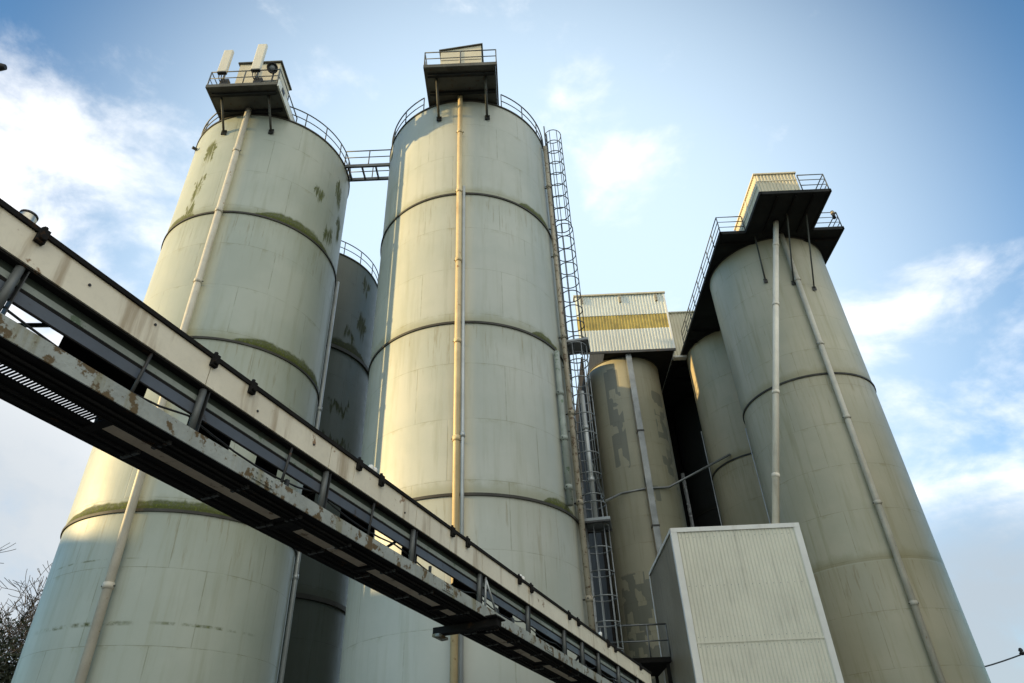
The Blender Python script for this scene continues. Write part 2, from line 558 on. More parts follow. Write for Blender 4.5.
L = (-9.36, 18.67, 2.97)
S = (-1.46, 18.64, 3.12)
RS = (-9.62, 25.91, 3.1)
RR = (12.24, 25.28, 2.6)
C1 = (6.3, 33.8, 2.05)
C2 = (12.34, 31.87, 2.6)
DD = (12.62, 38.4, 2.6)
silo('steel_silo', 'pale green grey steel silo on the left, mossy seams, antennas on its top platform', *L, 21.75, (16.69, 11.64, 6.5), 'shell_left', rail=(-155, 158, .82))
silo('steel_silo', 'tall pale steel silo with a sunlit left flank and caged ladders on its right side', *S, 21.75, (16.85, 11.61, 6.46), 'shell_mid', rail=(-152, 152, .82))
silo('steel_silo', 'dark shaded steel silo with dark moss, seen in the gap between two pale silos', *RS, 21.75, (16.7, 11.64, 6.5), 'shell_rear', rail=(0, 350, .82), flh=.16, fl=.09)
silo('steel_silo', 'olive grey silo on the far right under the wide black platform', *RR, 20.87, (13.7,), 'shell_right', fl=.045)
silo('patched_silo', 'tan silo with square grey patches standing under the yellow striped loft', *C1, 20.80, (), 'shell_concrete')
silo('steel_silo', 'brownish silo half hidden behind the right silo under the black walkway deck', *C2, 20.87, (13.7, 6.5), 'shell_back')
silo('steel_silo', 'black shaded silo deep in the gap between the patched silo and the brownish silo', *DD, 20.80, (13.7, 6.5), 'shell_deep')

silo('steel_silo', 'unseen silo added at the end of the left row to shade the patched silo', -9.8, 32.2, 3.1, 21.75, (16.7, 11.64, 6.5), 'shell_rear')  # unseen silo added to keep sun off the patched silo

# unseen box added behind the left silo to keep sun off the right silos
t = thing('shade_box', 'grey box added unseen behind the left silo to shade the right silos', 'gallery', (-10.3, 24, 22))
MB().box(-11.9, -10.2, 20.0, 28.0, 22.3, 25.5).build('shade_box_wall', 'clad_grey', t)
MB().box(-12.0, -10.1, 19.9, 28.1, 25.503, 25.6).build('shade_box_roof', 'deck', t)
for y in (20.2, 26.6):
    for x in (-11.3, -10.3):
        MB().box(x - .06, x + .06, y - .06, y + .06, 21.9, 22.298).build('shade_box_leg', 'deck', t)
t = thing('roof_shade_box', 'small grey box added unseen behind the middle silo rim to shade the right silo', 'penthouse', (-1.2, 19.6, 22))  # unseen box added so the top of the right silo stays in shade
MB().box(-2.4, 0, 17.9, 21.4, 21.95, 23.85).build('roof_shade_wall', 'clad_grey', t)
MB().box(-2.5, .1, 17.8, 21.5, 23.853, 23.95).build('roof_shade_top', 'deck', t)
t = thing('shade_casing', 'grey box added unseen between the left silo and the dark silo to shade the right silo', 'elevator', (-9.8, 22.25, GZ))  # unseen box added to close the sunlit slit between the two silos
MB().box(-10.6, -9.1, 21.45, 23.15, GZ, 22.29).build('casing', 'clad_grey', t)

# dark steel walls of the elevator tower that carries the loft
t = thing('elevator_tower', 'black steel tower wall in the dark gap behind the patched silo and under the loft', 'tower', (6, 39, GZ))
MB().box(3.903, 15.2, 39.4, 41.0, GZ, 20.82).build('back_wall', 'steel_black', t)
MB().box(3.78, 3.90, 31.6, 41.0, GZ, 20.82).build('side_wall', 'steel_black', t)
MB().box(5.1, 5.2, 34.5, 39.39, 17.5, 20.81).build('shade_skirt', 'steel_black', t)  # hidden sheet added to keep low sun off the black silo
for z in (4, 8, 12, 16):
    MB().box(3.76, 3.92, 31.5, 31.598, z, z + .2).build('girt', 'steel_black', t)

# ------------------------------------------------------------------ pipes
def pipe(name, label, pts, r, m, couplings=(), n=14, brk=None, cat='pipe'):
    t = thing(name, label, cat, pts[-1])
    MB().tube(pts, r, n).build('pipe', m, t)
    a, c = Vector(pts[0]), Vector(pts[-1])
    for k in couplings:
        p = a.lerp(c, k)
        d = (c - a).normalized()
        MB().tube([p - d * .07, p + d * .07], r + .018, n).build('coupling', m, t)
        if brk:
            q = Vector((brk[0], brk[1], p.z))
            e = q + (p - q).normalized() * brk[2]
            side = Vector((0, 0, 1)).cross(p - q).normalized()
            bb = MB()
            bb.tube([p - side * (r + .05), p + side * (r + .05)], .018, 6)
            bb.tube([p, e], .022, 6)
            bb.build('bracket', 'steel_dark', t)
    return t


def down(c, n, off, z0, z1):
    return [pol(c[0], c[1], c[2] + off, n, z0), pol(c[0], c[1], c[2] + off, n, z1)]


M['sky_gap_silver'] = mat('sky_gap_silver', (0.85, 0.87, 0.88), 0.25, 0.5, 0.1)
pipe('fill_pipe', 'cream fill pipe with couplings running down the front of the left silo', down(L, 179.5, .17, 21.8, GZ + .6), .105, 'pipe_cream', (.1, .23, .36, .49, .62, .75, .88), brk=L)
pipe('fill_pipe', 'ochre lit fill pipe down the front centre of the middle silo', down(S, 180.6, .17, 21.8, GZ + .6), .085, 'pipe_ochre', (.09, .22, .35, .48, .61, .74, .87), brk=S)
pipe('vent_pipe', 'thin grey vent pipe beside the ochre pipe on the middle silo', down(S, 178.05, .15, 17.0, GZ + .6), .05, 'galv_pale', (.5,))
pipe('fill_pipe', 'pale slanting fill pipe along the front of the right silo', down(RR, 181, .16, 20.9, GZ + .6), .105, 'pipe_cream', (.12, .27, .42, .57, .72, .87), brk=RR)
M['pipe_white'] = mat('pipe_white', (0.80, 0.74, 0.61), 0.5, 0.0, 0.15, streak=(0.5, 0.42, 0.3, 0.3))
pipe('loading_chute', 'straight pale chute pipe dropping from the black platform to the clad shed roof', [(11.72, 21.7, 20.88), (7.95, 21.2, 6.86)], .115, 'pipe_white', (.1, .33, .62, .85))
pipe('drain_pipe', 'pale thin drain pipe on the shaded right edge of the left silo', down(L, 76, .10, 16.6, GZ + .3), .06, 'galv_pale', (.3, .6))
pipe('drain_pipe', 'tan rust spotted pipe beside the caged ladder of the middle silo', down(S, 110, .16, 21.4, GZ + .4), .078, 'pipe_rusty', (.1, .25, .4, .52, .64, .75), brk=S)
pipe('drain_pipe', 'smooth grey green pipe on the middle silo left of the rust spotted pipe', down(S, 121, .12, 11.4, 6.6), .085, 'pale_green', (.3, .6, .9), brk=S)
pipe('drain_pipe', 'silvery pipe behind the ladder cage below the round landing', down(S, 100, .45, 10.6, 6.5), .07, 'galv_pale', (.3, .7))
pipe('conduit', 'thin pale conduit on the left edge of the brownish silo', down(C2, 285, .05, 16.4, GZ + .3), .028, 'galv_pale')
pipe('conduit', 'thin pale conduit on the left edge of the right silo below its seam', down(RR, 288, .04, 13.2, GZ + .3), .022, 'galv_pale')
pipe('drain_pipe', 'silvery pipe standing for the bright sky gap right of the patched silo', [(9.46, 36.8, 15.9), (9.46, 36.8, GZ + .2)], .10, 'sky_gap_silver', (.3, .7))  # pipe added where bright sky shows between the silos
# square duct of the patched silo
t = thing('square_duct', 'blue grey square duct down the front of the patched silo', 'duct', (6.38, C1[1] - C1[2] - .22, GZ))
MB().box(6.22, 6.52, C1[1] - C1[2] - .36, C1[1] - C1[2] - .06, GZ + .01, 20.78).build('duct_casing', 'slate_duct' if 'slate_duct' in M else 'galv', t)
for z in (6, 11, 16):
    MB().box(6.19, 6.55, C1[1] - C1[2] - .39, C1[1] - C1[2] - .05, z, z + .08).build('joint_collar', 'steel_dark', t)
# cross conduit
cc = pipe('cross_conduit', 'long grey conduit crossing from the ladder over the patched silo to the brownish silo',
          [pol(S[0], S[1], S[2] + .5, 100, 8.2), (3.4, 26.0, 10.2), pol(C1[0], C1[1], C1[2] + .12, 215, 12.95), pol(C1[0], C1[1], C1[2] + .1, 180, 13.0), pol(C1[0], C1[1], C1[2] + .15, 150, 13.1),
           pol(C2[0], C2[1], C2[2] + .08, 232, 13.95)], .055, 'galv', n=8)


# ------------------------------------------------------------------ top platforms
def railing(pts, h, parent, name='guard_rail', posts=True, mid=(0.52,), r=.026, m='rail', step=1.2):
    pts = [Vector(p) for p in pts]
    gr = MB()
    gr.tube([p + Vector((0, 0, h)) for p in pts], r, 6)
    for k in mid:
        gr.tube([p + Vector((0, 0, h * k)) for p in pts], r * .8, 6)
    o = gr.build(name, m, parent)
    for i in range(len(pts) - 1):
        d = (pts[i + 1] - pts[i]).length
        k = max(1, round(d / step))
        for j in range(k + (1 if i == len(pts) - 2 else 0)):
            p = pts[i].lerp(pts[i + 1], j / k)
            MB().tube([p, p + Vector((0, 0, h))], r * .9, 6).build('rail_post', m, o)
    return o


def head_platform(label, x0, x1, y0, y1, z, c, side):
    t = thing('head_platform', label, 'platform', ((x0 + x1) / 2, y1, z))
    d = MB()
    d.box(x0, x1, y0, y1 + .75, z, z + .06)
    d.box(x0 - .003, x1 + .003, y0 - .06, y0, z - .02, z + .14)
    d.box(x0 - .06, x0 - .003, y0 - .06, y1 + .75, z - .02, z + .14)
    d.box(x1 + .003, x1 + .06, y0 - .06, y1 + .75, z - .02, z + .14)
    d.build('deck', 'deck', t)
    for yy in (y0 + .22, y0 + .95):
        MB().box(x0 + .05, x1 - .05, yy, yy + .09, z - .12, z - .002).build('deck_beam', 'deck_dark', t)
    for xx in (x0 + .36, x1 - .38):
        e = c[1] - math.sqrt((c[2] + .02) ** 2 - (xx - c[0]) ** 2)
        MB().tube([(xx, y0 + .38, z), (xx - .01, e - .03, z - 1.0)], .045, 8).build('brace', 'deck', t)
        MB().box(xx - .09, xx + .09, e - .05, e - .008, z - 1.12, z - .9).build('brace_foot', 'deck_dark', t)
    railing([(x0 - .03, y1 + .6, z + .12), (x0 - .03, y0 - .03, z + .12), (x1 + .03, y0 - .03, z + .12), (x1 + .03, y1 + .6, z + .12)], .80, t)
    return t


head_platform('grey steel head platform with telecom gear projecting from the left silo top', -10.5, -8.05, 14.6, 16.1, 21.85, L, 1)
head_platform('grey steel head platform with cream hut projecting from the middle silo top', -2.64, -.15, 14.2, 15.85, 21.85, S, 1)
# hut of the middle platform
t = thing('roof_hut', 'small cream hut with a sloping roof on the middle silo platform', 'hut', (-1.47, 15.3, 21.91))
h = MB()
x0, x1, y0, y1, z0 = -2.22, -.68, 14.95, 16.2, 21.915
h.hexa([(x0, y0, z0), (x1, y0, z0), (x1, y1, z0), (x0, y1, z0), (x0, y0, 24.05), (x1, y0, 24.36), (x1, y1, 24.36), (x0, y1, 24.05)])
h.build('hut_wall', 'clad_cream', t)
h = MB()
h.hexa([(x0 - .06, y0 - .06, 24.05), (x1 + .06, y0 - .06, 24.37), (x1 + .06, y1 + .06, 24.37), (x0 - .06, y1 + .06, 24.05),
        (x0 - .06, y0 - .06, 24.1), (x1 + .06, y0 - .06, 24.42), (x1 + .06, y1 + .06, 24.42), (x0 - .06, y1 + .06, 24.1)])
h.build('hut_roof', 'deck', t)
for zz in (22.7, 23.45):
    MB().box(x0 + .01, x1 - .01, y0 - .02, y0 - .003, zz, zz + .03).build('wall_batten', 'pipe_cream', t)
MB().box(-1.50, -1.47, y0 - .025, y0 - .003, 21.95, 24.0).build('wall_batten', 'pipe_cream', t)

# telecom gear on the left platform
t = thing('equipment_cabin', 'cream equipment cabin behind the antennas on the left platform', 'cabin', (-9.35, 15.6, 21.91))
MB().box(-10.0, -8.45, 15.25, 16.4, 21.915, 24.25).build('cabin_wall', 'clad_cream', t)
MB().box(-10.07, -8.38, 15.18, 16.47, 24.253, 24.32).build('cabin_roof', 'deck', t)
MB().box(-9.25, -9.22, 15.225, 15.247, 21.95, 23.8).build('wall_batten', 'clad_white', t)
for (cx, zb, zt, lab) in ((-10.15, 22.72, 24.08, 'shorter left panel antenna above the left platform railing'), (-8.93, 22.78, 24.38, 'taller right panel antenna above the left platform railing')):
    t = thing('panel_antenna', 'cream ' + lab, 'antenna', (cx, 14.62, 21.95))
    a = MB()
    a.box(cx - .17, cx + .17, 14.50, 14.64, zb, zt)
    o = a.build('radome', 'antenna', t)
    bv = o.modifiers.new('bevel', 'BEVEL')
    bv.width = .03
    bv.segments = 3
    MB().box(cx - .16, cx + .16, 14.51, 14.63, zb - .05, zb - .001).build('end_cap', 'black', t)
    MB().tube([(cx, 14.75, 21.95), (cx, 14.75, zt - .15)], .04, 8).build('mast', 'galv', t)
    for zz in (zb + .15, zt - .3):
        MB().box(cx - .06, cx + .06, 14.645, 14.72, zz, zz + .1).build('clamp', 'steel_dark', t)
    for k in range(3):
        xx = cx - .09 + .09 * k
        MB().tube([(xx, 14.57, zb - .05), (xx + .02, 14.58, zb - .3), (xx + .1, 14.72, zb - .5), (xx + .1, 14.9, 22.0)], .018, 6).build('cable', 'black', t)
    MB().box(cx - .05, cx + .25, 14.68, 14.85, 22.2, 22.5).build('radio_unit', 'steel_dark', t)
t = thing('floodlight', 'round black floodlight at the right corner of the left platform', 'lamp', (-8.3, 14.7, 22.6))
_d = Vector((.25, -.75, -.6)).normalized()
_x = _d.cross(Vector((0, 0, 1))).normalized()
_y = _x.cross(_d)
fr = lambda x, y, z: Vector((-8.32, 14.55, 22.83)) + _x * x + _y * y + _d * z
MB().lathe([(0, -.16), (.10, -.16), (.19, -.04), (.20, .06), (.165, .06), (.16, .03), (0, .03)], 0, 0, 24, fr=fr).build('housing', 'black', t)
MB().lathe([(.0, .035), (.11, .035), (.11, .034)], 0, 0, 20, fr=fr).build('lens', 'lens', t)
MB().tube([(-8.32, 14.72, 21.95), (-8.32, 14.72, 22.75)], .03, 8).build('stand', 'steel_dark', t)
t = thing('dish_box', 'pale junction box below the floodlight on the left platform', 'box', (-8.55, 15.0, 21.95))
MB().box(-8.85, -8.12, 14.85, 15.15, 22.0, 22.48).build('box_body', 'clad_white', t)
MB().box(-8.88, -8.09, 14.82, 15.18, 22.483, 22.52).build('box_lid', 'galv', t)
t = thing('cable_tray', 'white sloping side cladding on the right edge of the left platform', 'cladding', (-7.95, 15.2, 21.8))
MB().box(-7.985, -7.93, 14.56, 16.6, 21.78, 22.15).build('tray_panel', 'clad_white', t)
MB().box(-7.928, -7.91, 14.85, 15.1, 21.9, 22.08).build('tray_grille', 'black', t)
MB().tube([pol(L[0], L[1], L[2] + .02, 224, 20.9), pol(L[0], L[1], L[2] + .2, 224, 20.9)], .06, 8).build('lifting_lug', 'steel_dark', bpy.data.objects['steel_silo'])

# catwalk
t = thing('catwalk', 'short grey catwalk with handrails bridging the left and middle silo tops', 'catwalk', (-5.5, 18.65, 21.7))
d = MB()
d.box(-6.5, -4.45, 18.28, 18.36, 21.66, 21.80)
d.box(-6.5, -4.45, 18.98, 19.06, 21.66, 21.80)
for i in range(4):
    x = -6.3 + i * .55
    d.box(x, x + .06, 18.363, 18.977, 21.68, 21.78)
d.build('deck_frame', 'rail', t)
for yy in (18.3, 19.04):
    railing([(-6.42, yy, 21.8), (-4.5, yy, 21.8)], .82, t)


# ------------------------------------------------------------------ caged ladders
def ladder(label, c, n, z0, z1, cage0, m='rail'):
    t = thing('caged_ladder', label, 'ladder', pol(c[0], c[1], c[2] + .2, n, z0), 'caged ladders up the middle silo')
    rad = (pol(0, 0, 1, n, 0)).normalized()
    tan = Vector((rad.y, -rad.x, 0))
    base = Vector((c[0], c[1], 0)) + rad * (c[2] + .17)
    for s_ in (-1, 1):
        MB().tube([base + tan * s_ * .2 + Vector((0, 0, z0)), base + tan * s_ * .2 + Vector((0, 0, z1))], .028, 6).build('stringer', m, t)
    k = int((z1 - z0) / .3)
    rung = None
    for i in range(k):
        z = z0 + .15 + i * .3
        if rung is None:
            rung = MB().tube([base - tan * .2 + Vector((0, 0, z)), base + tan * .2 + Vector((0, 0, z))], .016, 6).build('rung', m, t)
        else:
            o = rung.copy()
            C.objects.link(o)
            o.parent = t
            o.matrix_parent_inverse = rung.matrix_parent_inverse.copy()
            o.location = rung.location + Vector((0, 0, i * .3))
    zc = cage0
    cen = base + rad * .27
    hp = None
    i = 0
    while zc <= z1 + .01:
        pts = [cen + (rad * math.cos(a) + tan * math.sin(a)) * .33 for a in [R_(-142 + 284 * q / 16) for q in range(17)]]
        if hp is None:
            hp = MB().tube([p + Vector((0, 0, zc)) for p in pts], .018, 6).build('cage_hoop', m, t)
        else:
            o = hp.copy()
            C.objects.link(o)
            o.parent = t
            o.matrix_parent_inverse = hp.matrix_parent_inverse.copy()
            o.location = hp.location + Vector((0, 0, i * .62))
        zc += .62
        i += 1
    for a in (-100, -50, 0, 50, 100):
        q = cen + (rad * math.cos(R_(a)) + tan * math.sin(R_(a))) * .33
        MB().tube([q + Vector((0, 0, cage0)), q + Vector((0, 0, cage0 + .62 * (i - 1)))], .015, 6).build('cage_bar', m, t)
    z = z0 + .5
    while z < min(z1, c[3] if len(c) > 3 else 21.7):
        MB().tube([base + tan * .2 + Vector((0, 0, z)), base + tan * .2 - rad * .17 + Vector((0, 0, z))], .02, 6).build('standoff', m, t)
        z += 2.2
    return t


ladder('topmost caged ladder rising above the rim of the middle silo', S, 105, 16.6, 22.75, 17.3)
ladder('second caged ladder down, against the sky beside the yellow striped loft', S, 99, 11.2, 17.9, 11.9)
ladder('third caged ladder down, in front of the dark gap beside the patched silo', S, 104, 6.4, 12.6, 7.1, 'galv')
ladder('lowest caged ladder of the middle silo, ending behind the conveyor', S, 99, GZ, 7.6, .8, 'galv')


def landing(label, c, n, z, w=.5):
    t = thing('ladder_landing', label, 'landing', pol(c[0], c[1], c[2] + .5, n, z), 'ladder landings on the middle silo')
    rad = pol(0, 0, 1, n, 0)
    tan = Vector((rad.y, -rad.x, 0))
    o = Vector((c[0], c[1], z))
    f = lambda x, y, zz: o + rad * (c[2] + x) + tan * y + Vector((0, 0, zz))
    MB().box(.02, .85, -w, w, -.08, 0, fr=f).build('landing_deck', 'galv', t)
    for s_ in (-1, 1):
        MB().box(.02, .85, s_ * w - .02, s_ * w + .02, -.13, -.081, fr=f).build('deck_edge', 'steel_dark', t)
    return t


landing('grey landing halfway up the ladders, level with the yellow striped loft', S, 100, 12.35, .34)
landing('dark grey landing low on the ladders beside the patched silo', S, 99, 6.5, .42)


# ------------------------------------------------------------------ right platform
t = thing('walkway_platform', 'wide black steel platform with a projecting bay on top of the right silo', 'platform', (12.2, 24, 20.9))
d = MB()
d.box(9.5, 14.85, 22.4, 34.4, 20.9, 20.98)
d.box(10.65, 13.45, 20.1, 22.397, 20.903, 20.983)
for (a0, a1, b0, b1) in ((9.42, 10.6, 22.3, 22.39), (13.5, 14.93, 22.3, 22.39), (9.41, 9.495, 22.3, 34.4), (14.855, 14.94, 22.3, 34.4),
                         (10.6, 13.5, 20.0, 20.095), (10.55, 10.645, 20.0, 22.38), (13.455, 13.55, 20.0, 22.38)):
    d.box(a0, a1, b0, b1, 20.86, 21.02)
d.build('deck', 'deck_dark', t)
for x in (11.3, 12.05, 12.8):
    MB().box(x, x + .07, 20.12, 22.36, 20.80, 20.898).build('joist', 'steel_black', t)
for y in (22.9, 29.6, 30.6, 33):
    MB().box(9.6, 14.8, y, y + .08, 20.885 - .1, 20.897).build('joist', 'steel_black', t)
railing([(9.47, 31.2, 21.0), (9.47, 22.36, 21.0), (10.6, 22.36, 21.0)], .95, t, mid=(.35, .68), step=1.1)
railing([(13.5, 22.36, 21.0), (14.9, 22.36, 21.0), (14.9, 33, 21.0)], .95, t, mid=(.35, .68), step=1.3)
railing([(12.4, 20.05, 21.0), (13.5, 20.05, 21.0), (13.5, 22.3, 21.0)], .95, t, mid=(.35, .68), step=1.1)
for (a, z) in ((184, 18.2), (166, 17.9), (207, 18.6)):
    q = pol(RR[0], RR[1], RR[2] + .03, a, z)
    y = 21.2 if a != 207 else 22.6
    MB().tube([(q.x, y, 20.9), q], .035, 6).build('brace', 'deck', t)
    MB().box(q.x - .08, q.x + .08, q.y - .03, q.y - .005, z - .1, z + .1).build('brace_foot', 'steel_dark', t)


def ribs(mb, o, ux, uz, w, h, pitch, depth=.03, nrm=None):
    """trapezoid ribbed sheet: origin o, width along ux, height along uz, ribs stand out along nrm"""
    o, ux, uz, nrm = Vector(o), Vector(ux), Vector(uz), Vector(nrm)
    prof = []
    k = max(1, round(w / pitch))
    p = w / k
    for i in range(k):
        for f, d_ in ((0, 0), (.42, 0), (.55, 1), (.87, 1)):
            prof.append((p * (i + f), d_ * depth))
    prof.append((w, 0))
    vs = []
    for x, d_ in prof:
        vs.append(o + ux * x + nrm * d_)
        vs.append(o + ux * x + nrm * d_ + uz * h)
    fs = [(2 * i, 2 * i + 2, 2 * i + 3, 2 * i + 1) for i in range(len(prof) - 1)]
    if ux.cross(uz).dot(nrm) < 0:
        fs = [f[::-1] for f in fs]
    return mb.add(vs, fs)


t = thing('ribbed_hut', 'cream ribbed hut on the projecting bay of the black platform', 'hut', (11.5, 21.7, 21))
x0, x1, y0, y1, z0, z1 = 10.66, 12.36, 20.12, 23.4, 21.0, 22.12
MB().box(x0 + .01, x1 - .01, y0 + .01, y1 - .01, z0, z1).build('hut_core', 'clad_cream', t)
ribs(MB(), (x0, y0, z0), (1, 0, 0), (0, 0, 1), x1 - x0, z1 - z0, .14, .028, (0, -1, 0)).build('front_cladding', 'clad_cream', t)
ribs(MB(), (x0, y1, z0), (0, -1, 0), (0, 0, 1), y1 - y0, z1 - z0, .14, .028, (-1, 0, 0)).build('side_cladding', 'clad_cream', t)
MB().box(x0 - .07, x1 + .05, y0 - .07, y1 + .05, z1 + .002, z1 + .07).build('hut_roof', 'clad_cream', t)
MB().box(x0 - .05, x0 - .032, 21.55, 21.61, z0, z1).build('cover_strip', 'clad_grey', t)
MB().box(x0 - .045, x0 - .031, y0 + .02, y1, 21.5, 21.53).build('cover_strip', 'clad_grey', t)
MB().box(x0 + .02, x1, y0 - .045, y0 - .031, 21.72, 21.75).build('cover_strip', 'clad_grey', t)
t = thing('alarm_lamp', 'small dark lamp with a red cap on the right railing of the black platform', 'lamp', (14.7, 22.4, 21.9))
MB().tube([(14.72, 22.33, 21.55), (14.72, 22.33, 21.98)], .07, 8).build('lamp_body', 'black', t)
MB().lathe([(.085, 21.82), (.09, 21.9), (.05, 21.97)], 14.72, 22.33, 12).build('lamp_cap', 'pipe_rusty', t)

# ------------------------------------------------------------------ loft with yellow stripe
t = thing('conveyor_loft', 'white ribbed loft building with a yellow band over the patched silo', 'building', (6.4, 36, 20.8))
LX0, LX1, LY0, LY1, LZ0, LZ1 = 3.74, 8.93, 31.3, 41.2, 20.83, 24.78
MB().box(5.05, LX1 - .03, LY0 + .03, LY1, LZ0, LZ1).build('loft_core', 'deck_dark', t)
zA, zB = 22.35, 23.35
ribs(MB(), (LX0, LY0, LZ0 + .02), (1, 0, 0), (0, 0, 1), LX1 - LX0, zA - LZ0 - .02, .175, .035, (0, -1, 0)).build('lower_cladding', 'clad_white', t)
ribs(MB(), (LX0, LY0 + .02, zA - .05), (1, 0, 0), (0, 0, 1), LX1 - LX0, zB - zA + .1, .175, .035, (0, -1, 0)).build('yellow_band', 'clad_yellow', t)
ribs(MB(), (LX0, LY0, zB), (1, 0, 0), (0, 0, 1), LX1 - LX0, LZ1 - zB, .175, .035, (0, -1, 0)).build('upper_cladding', 'clad_white', t)
ribs(MB(), (LX1, LY0, LZ0), (0, 1, 0), (0, 0, 1), 5, LZ1 - LZ0, .175, .035, (1, 0, 0)).build('side_cladding', 'clad_white', t)
MB().box(LX0 - .05, LX1 + .1, LY0 - .12, LY0 + .4, LZ1 + .003, LZ1 + .10).build('loft_roof', 'clad_cream', t)
MB().box(LX0 - .02, LX1 + .04, LY0 - .09, LY0 - .04, LZ0 - .1, LZ0 + .05).build('base_trim', 'steel_dark', t)
MB().box(LX1 - .05, LX1 + .05, LY0 - .06, LY0 - .038, LZ0 + .06, LZ1).build('corner_trim', 'trim_white', t)
for x in (4.1, 6.3, 8.4):
    MB().box(x, x + .12, LY0 - .11, LY0 - .04, 24.25, 24.7).build('eaves_bracket', 'pipe_rusty', t)
t = thing('loft_annex', 'set back cream ribbed wall block right of the white loft, behind the walkway railing', 'building', (10.2, 35, 20.8))
MB().box(9.08, 13.2, 32.33, 41.2, 20.99, 24.05).build('annex_core', 'deck_dark', t)
ribs(MB(), (9.05, 32.3, 20.99), (1, 0, 0), (0, 0, 1), 4.1, 3.06, .175, .035, (0, -1, 0)).build('annex_cladding', 'clad_cream', t)
MB().box(9.0, 13.25, 32.18, 41.3, 24.053, 24.12).build('annex_roof', 'clad_grey', t)
MB().box(9.0, 9.7, 31.9, 32.24, 20.72, 20.84).build('annex_sill', 'trim_white', t)
MB().box(8.98, 13.2, 34.6, 41.2, 20.82, 20.97).build('annex_floor', 'deck_dark', t)

# ------------------------------------------------------------------ clad shed
t = thing('clad_shed', 'grey ribbed shed with white corner trims in front of the right silo', 'shed', (6.4, 22.2, GZ))
BX0, BX1, BY0, BY1, BZ1 = 4.5, 8.23, 20.0, 24.5, 6.88
MB().box(BX0 + .02, BX1 - .02, BY0 + .02, BY1, GZ, BZ1 - .05).build('shed_core', 'clad_grey', t)
ribs(MB(), (BX0, BY0, GZ), (1, 0, 0), (0, 0, 1), BX1 - BX0, 3.72 - GZ, .105, .022, (0, -1, 0)).build('front_cladding', 'clad_grey', t)
ribs(MB(), (BX0, BY0 - .006, 3.72), (1, 0, 0), (0, 0, 1), BX1 - BX0, BZ1 - 3.72 - .05, .105, .022, (0, -1, 0)).build('front_cladding', 'clad_grey', t)
ribs(MB(), (BX0, BY1, GZ), (0, -1, 0), (0, 0, 1), BY1 - BY0, BZ1 - GZ - .05, .105, .022, (-1, 0, 0)).build('side_cladding', 'clad_shaded', t)
ribs(MB(), (BX1, BY0, GZ), (0, 1, 0), (0, 0, 1), BY1 - BY0, BZ1 - GZ - .05, .105, .022, (1, 0, 0)).build('side_cladding', 'clad_grey', t)
q = MB()
for zz in (1.2, 2.6, 3.6, 3.84, 5.2, 6.6):
    for k in range(18):
        xx = BX0 + .2 + k * .2
        q.box(xx, xx + .018, BY0 - .034, BY0 - .0285, zz, zz + .018)
q.build('screws', 'galv', t)
MB().box(BX0 + .13, BX1 - .13, BY0 - .036, BY0 - .029, 3.700, 3.735).build('lap_flashing', 'clad_grey', t)
for x in (BX0, BX1):
    s_ = 1 if x == BX0 else -1
    q = MB()
    q.box(min(x - s_ * .03, x + s_ * .13), max(x - s_ * .03, x + s_ * .13), BY0 - .05, BY0 - .03, GZ, BZ1)
    q.box(min(x - s_ * .03, x - s_ * .05), max(x - s_ * .03, x - s_ * .05), BY0 - .05, BY0 + .1, GZ, BZ1)
    q.build('corner_trim', 'trim_white', t)
MB().box(BX0 - .05, BX1 + .05, BY0 - .055, BY0 - .031, BZ1 - .10, BZ1 + .03).build('eaves_trim', 'trim_white', t)
MB().box(BX0 - .055, BX0 - .03, BY0 - .03, BY1 + .03, BZ1 - .06, BZ1 + .03).build('eaves_trim', 'clad_grey', t)
MB().box(BX0 - .055, BX0 - .03, BY1 - .08, BY1 + .03, GZ, BZ1 - .08).build('corner_trim', 'trim_white', t)
MB().box(BX0 - .02, BX1 + .02, BY0 - .02, BY1 + .03, BZ1 - .049, BZ1).build('shed_roof', 'clad_grey', t)

# access deck left of the shed
t = thing('access_deck', 'dark access deck with a two bar railing left of the ribbed shed', 'deck', (3.6, 24, GZ))
MB().box(2.3, 4.4, 22.6, 25.2, 3.72, 3.86).build('deck_plate', 'steel_black', t)
for x in (2.4, 4.25):
    MB().box(x, x + .1, 22.7, 22.8, GZ, 3.717).build('deck_leg', 'steel_black', t)
    MB().box(x, x + .1, 25.0, 25.1, GZ, 3.717).build('deck_leg', 'steel_black', t)
railing([(2.35, 22.65, 3.86), (3.8, 22.65, 3.86), (4.4, 22.65, 3.86)], .95, t, mid=(.5,), r=.028, m='galv', step=2)

# ------------------------------------------------------------------ conveyor gantry
AZ, EL = R_(24), R_(-3.5)
dv = Vector((math.sin(AZ) * math.cos(EL), math.cos(AZ) * math.cos(EL), math.sin(EL)))
uv_ = Vector((-math.cos(AZ), math.sin(AZ), 0))
wv = uv_.cross(dv)
if wv.z < 0:
    wv = -wv
F = lambda s_, a, q: dv * s_ + uv_ * a + wv * q
S0, S1 = -3.2, 15.6
aN, aF = 4.142, 4.806
t = thing('conveyor_gantry', 'long slanting conveyor gantry with cream cover panels and rusty channel across the front', 'conveyor', F(6, 4.4, 2.6))
FR = lambda x, y, z: F(x, y, z)


def cbox(s0, s1, a0, a1, q0, q1, name, m, parent=None):
    return MB().box(s0, s1, a0, a1, q0, q1, fr=FR).build(name, m, parent or t)


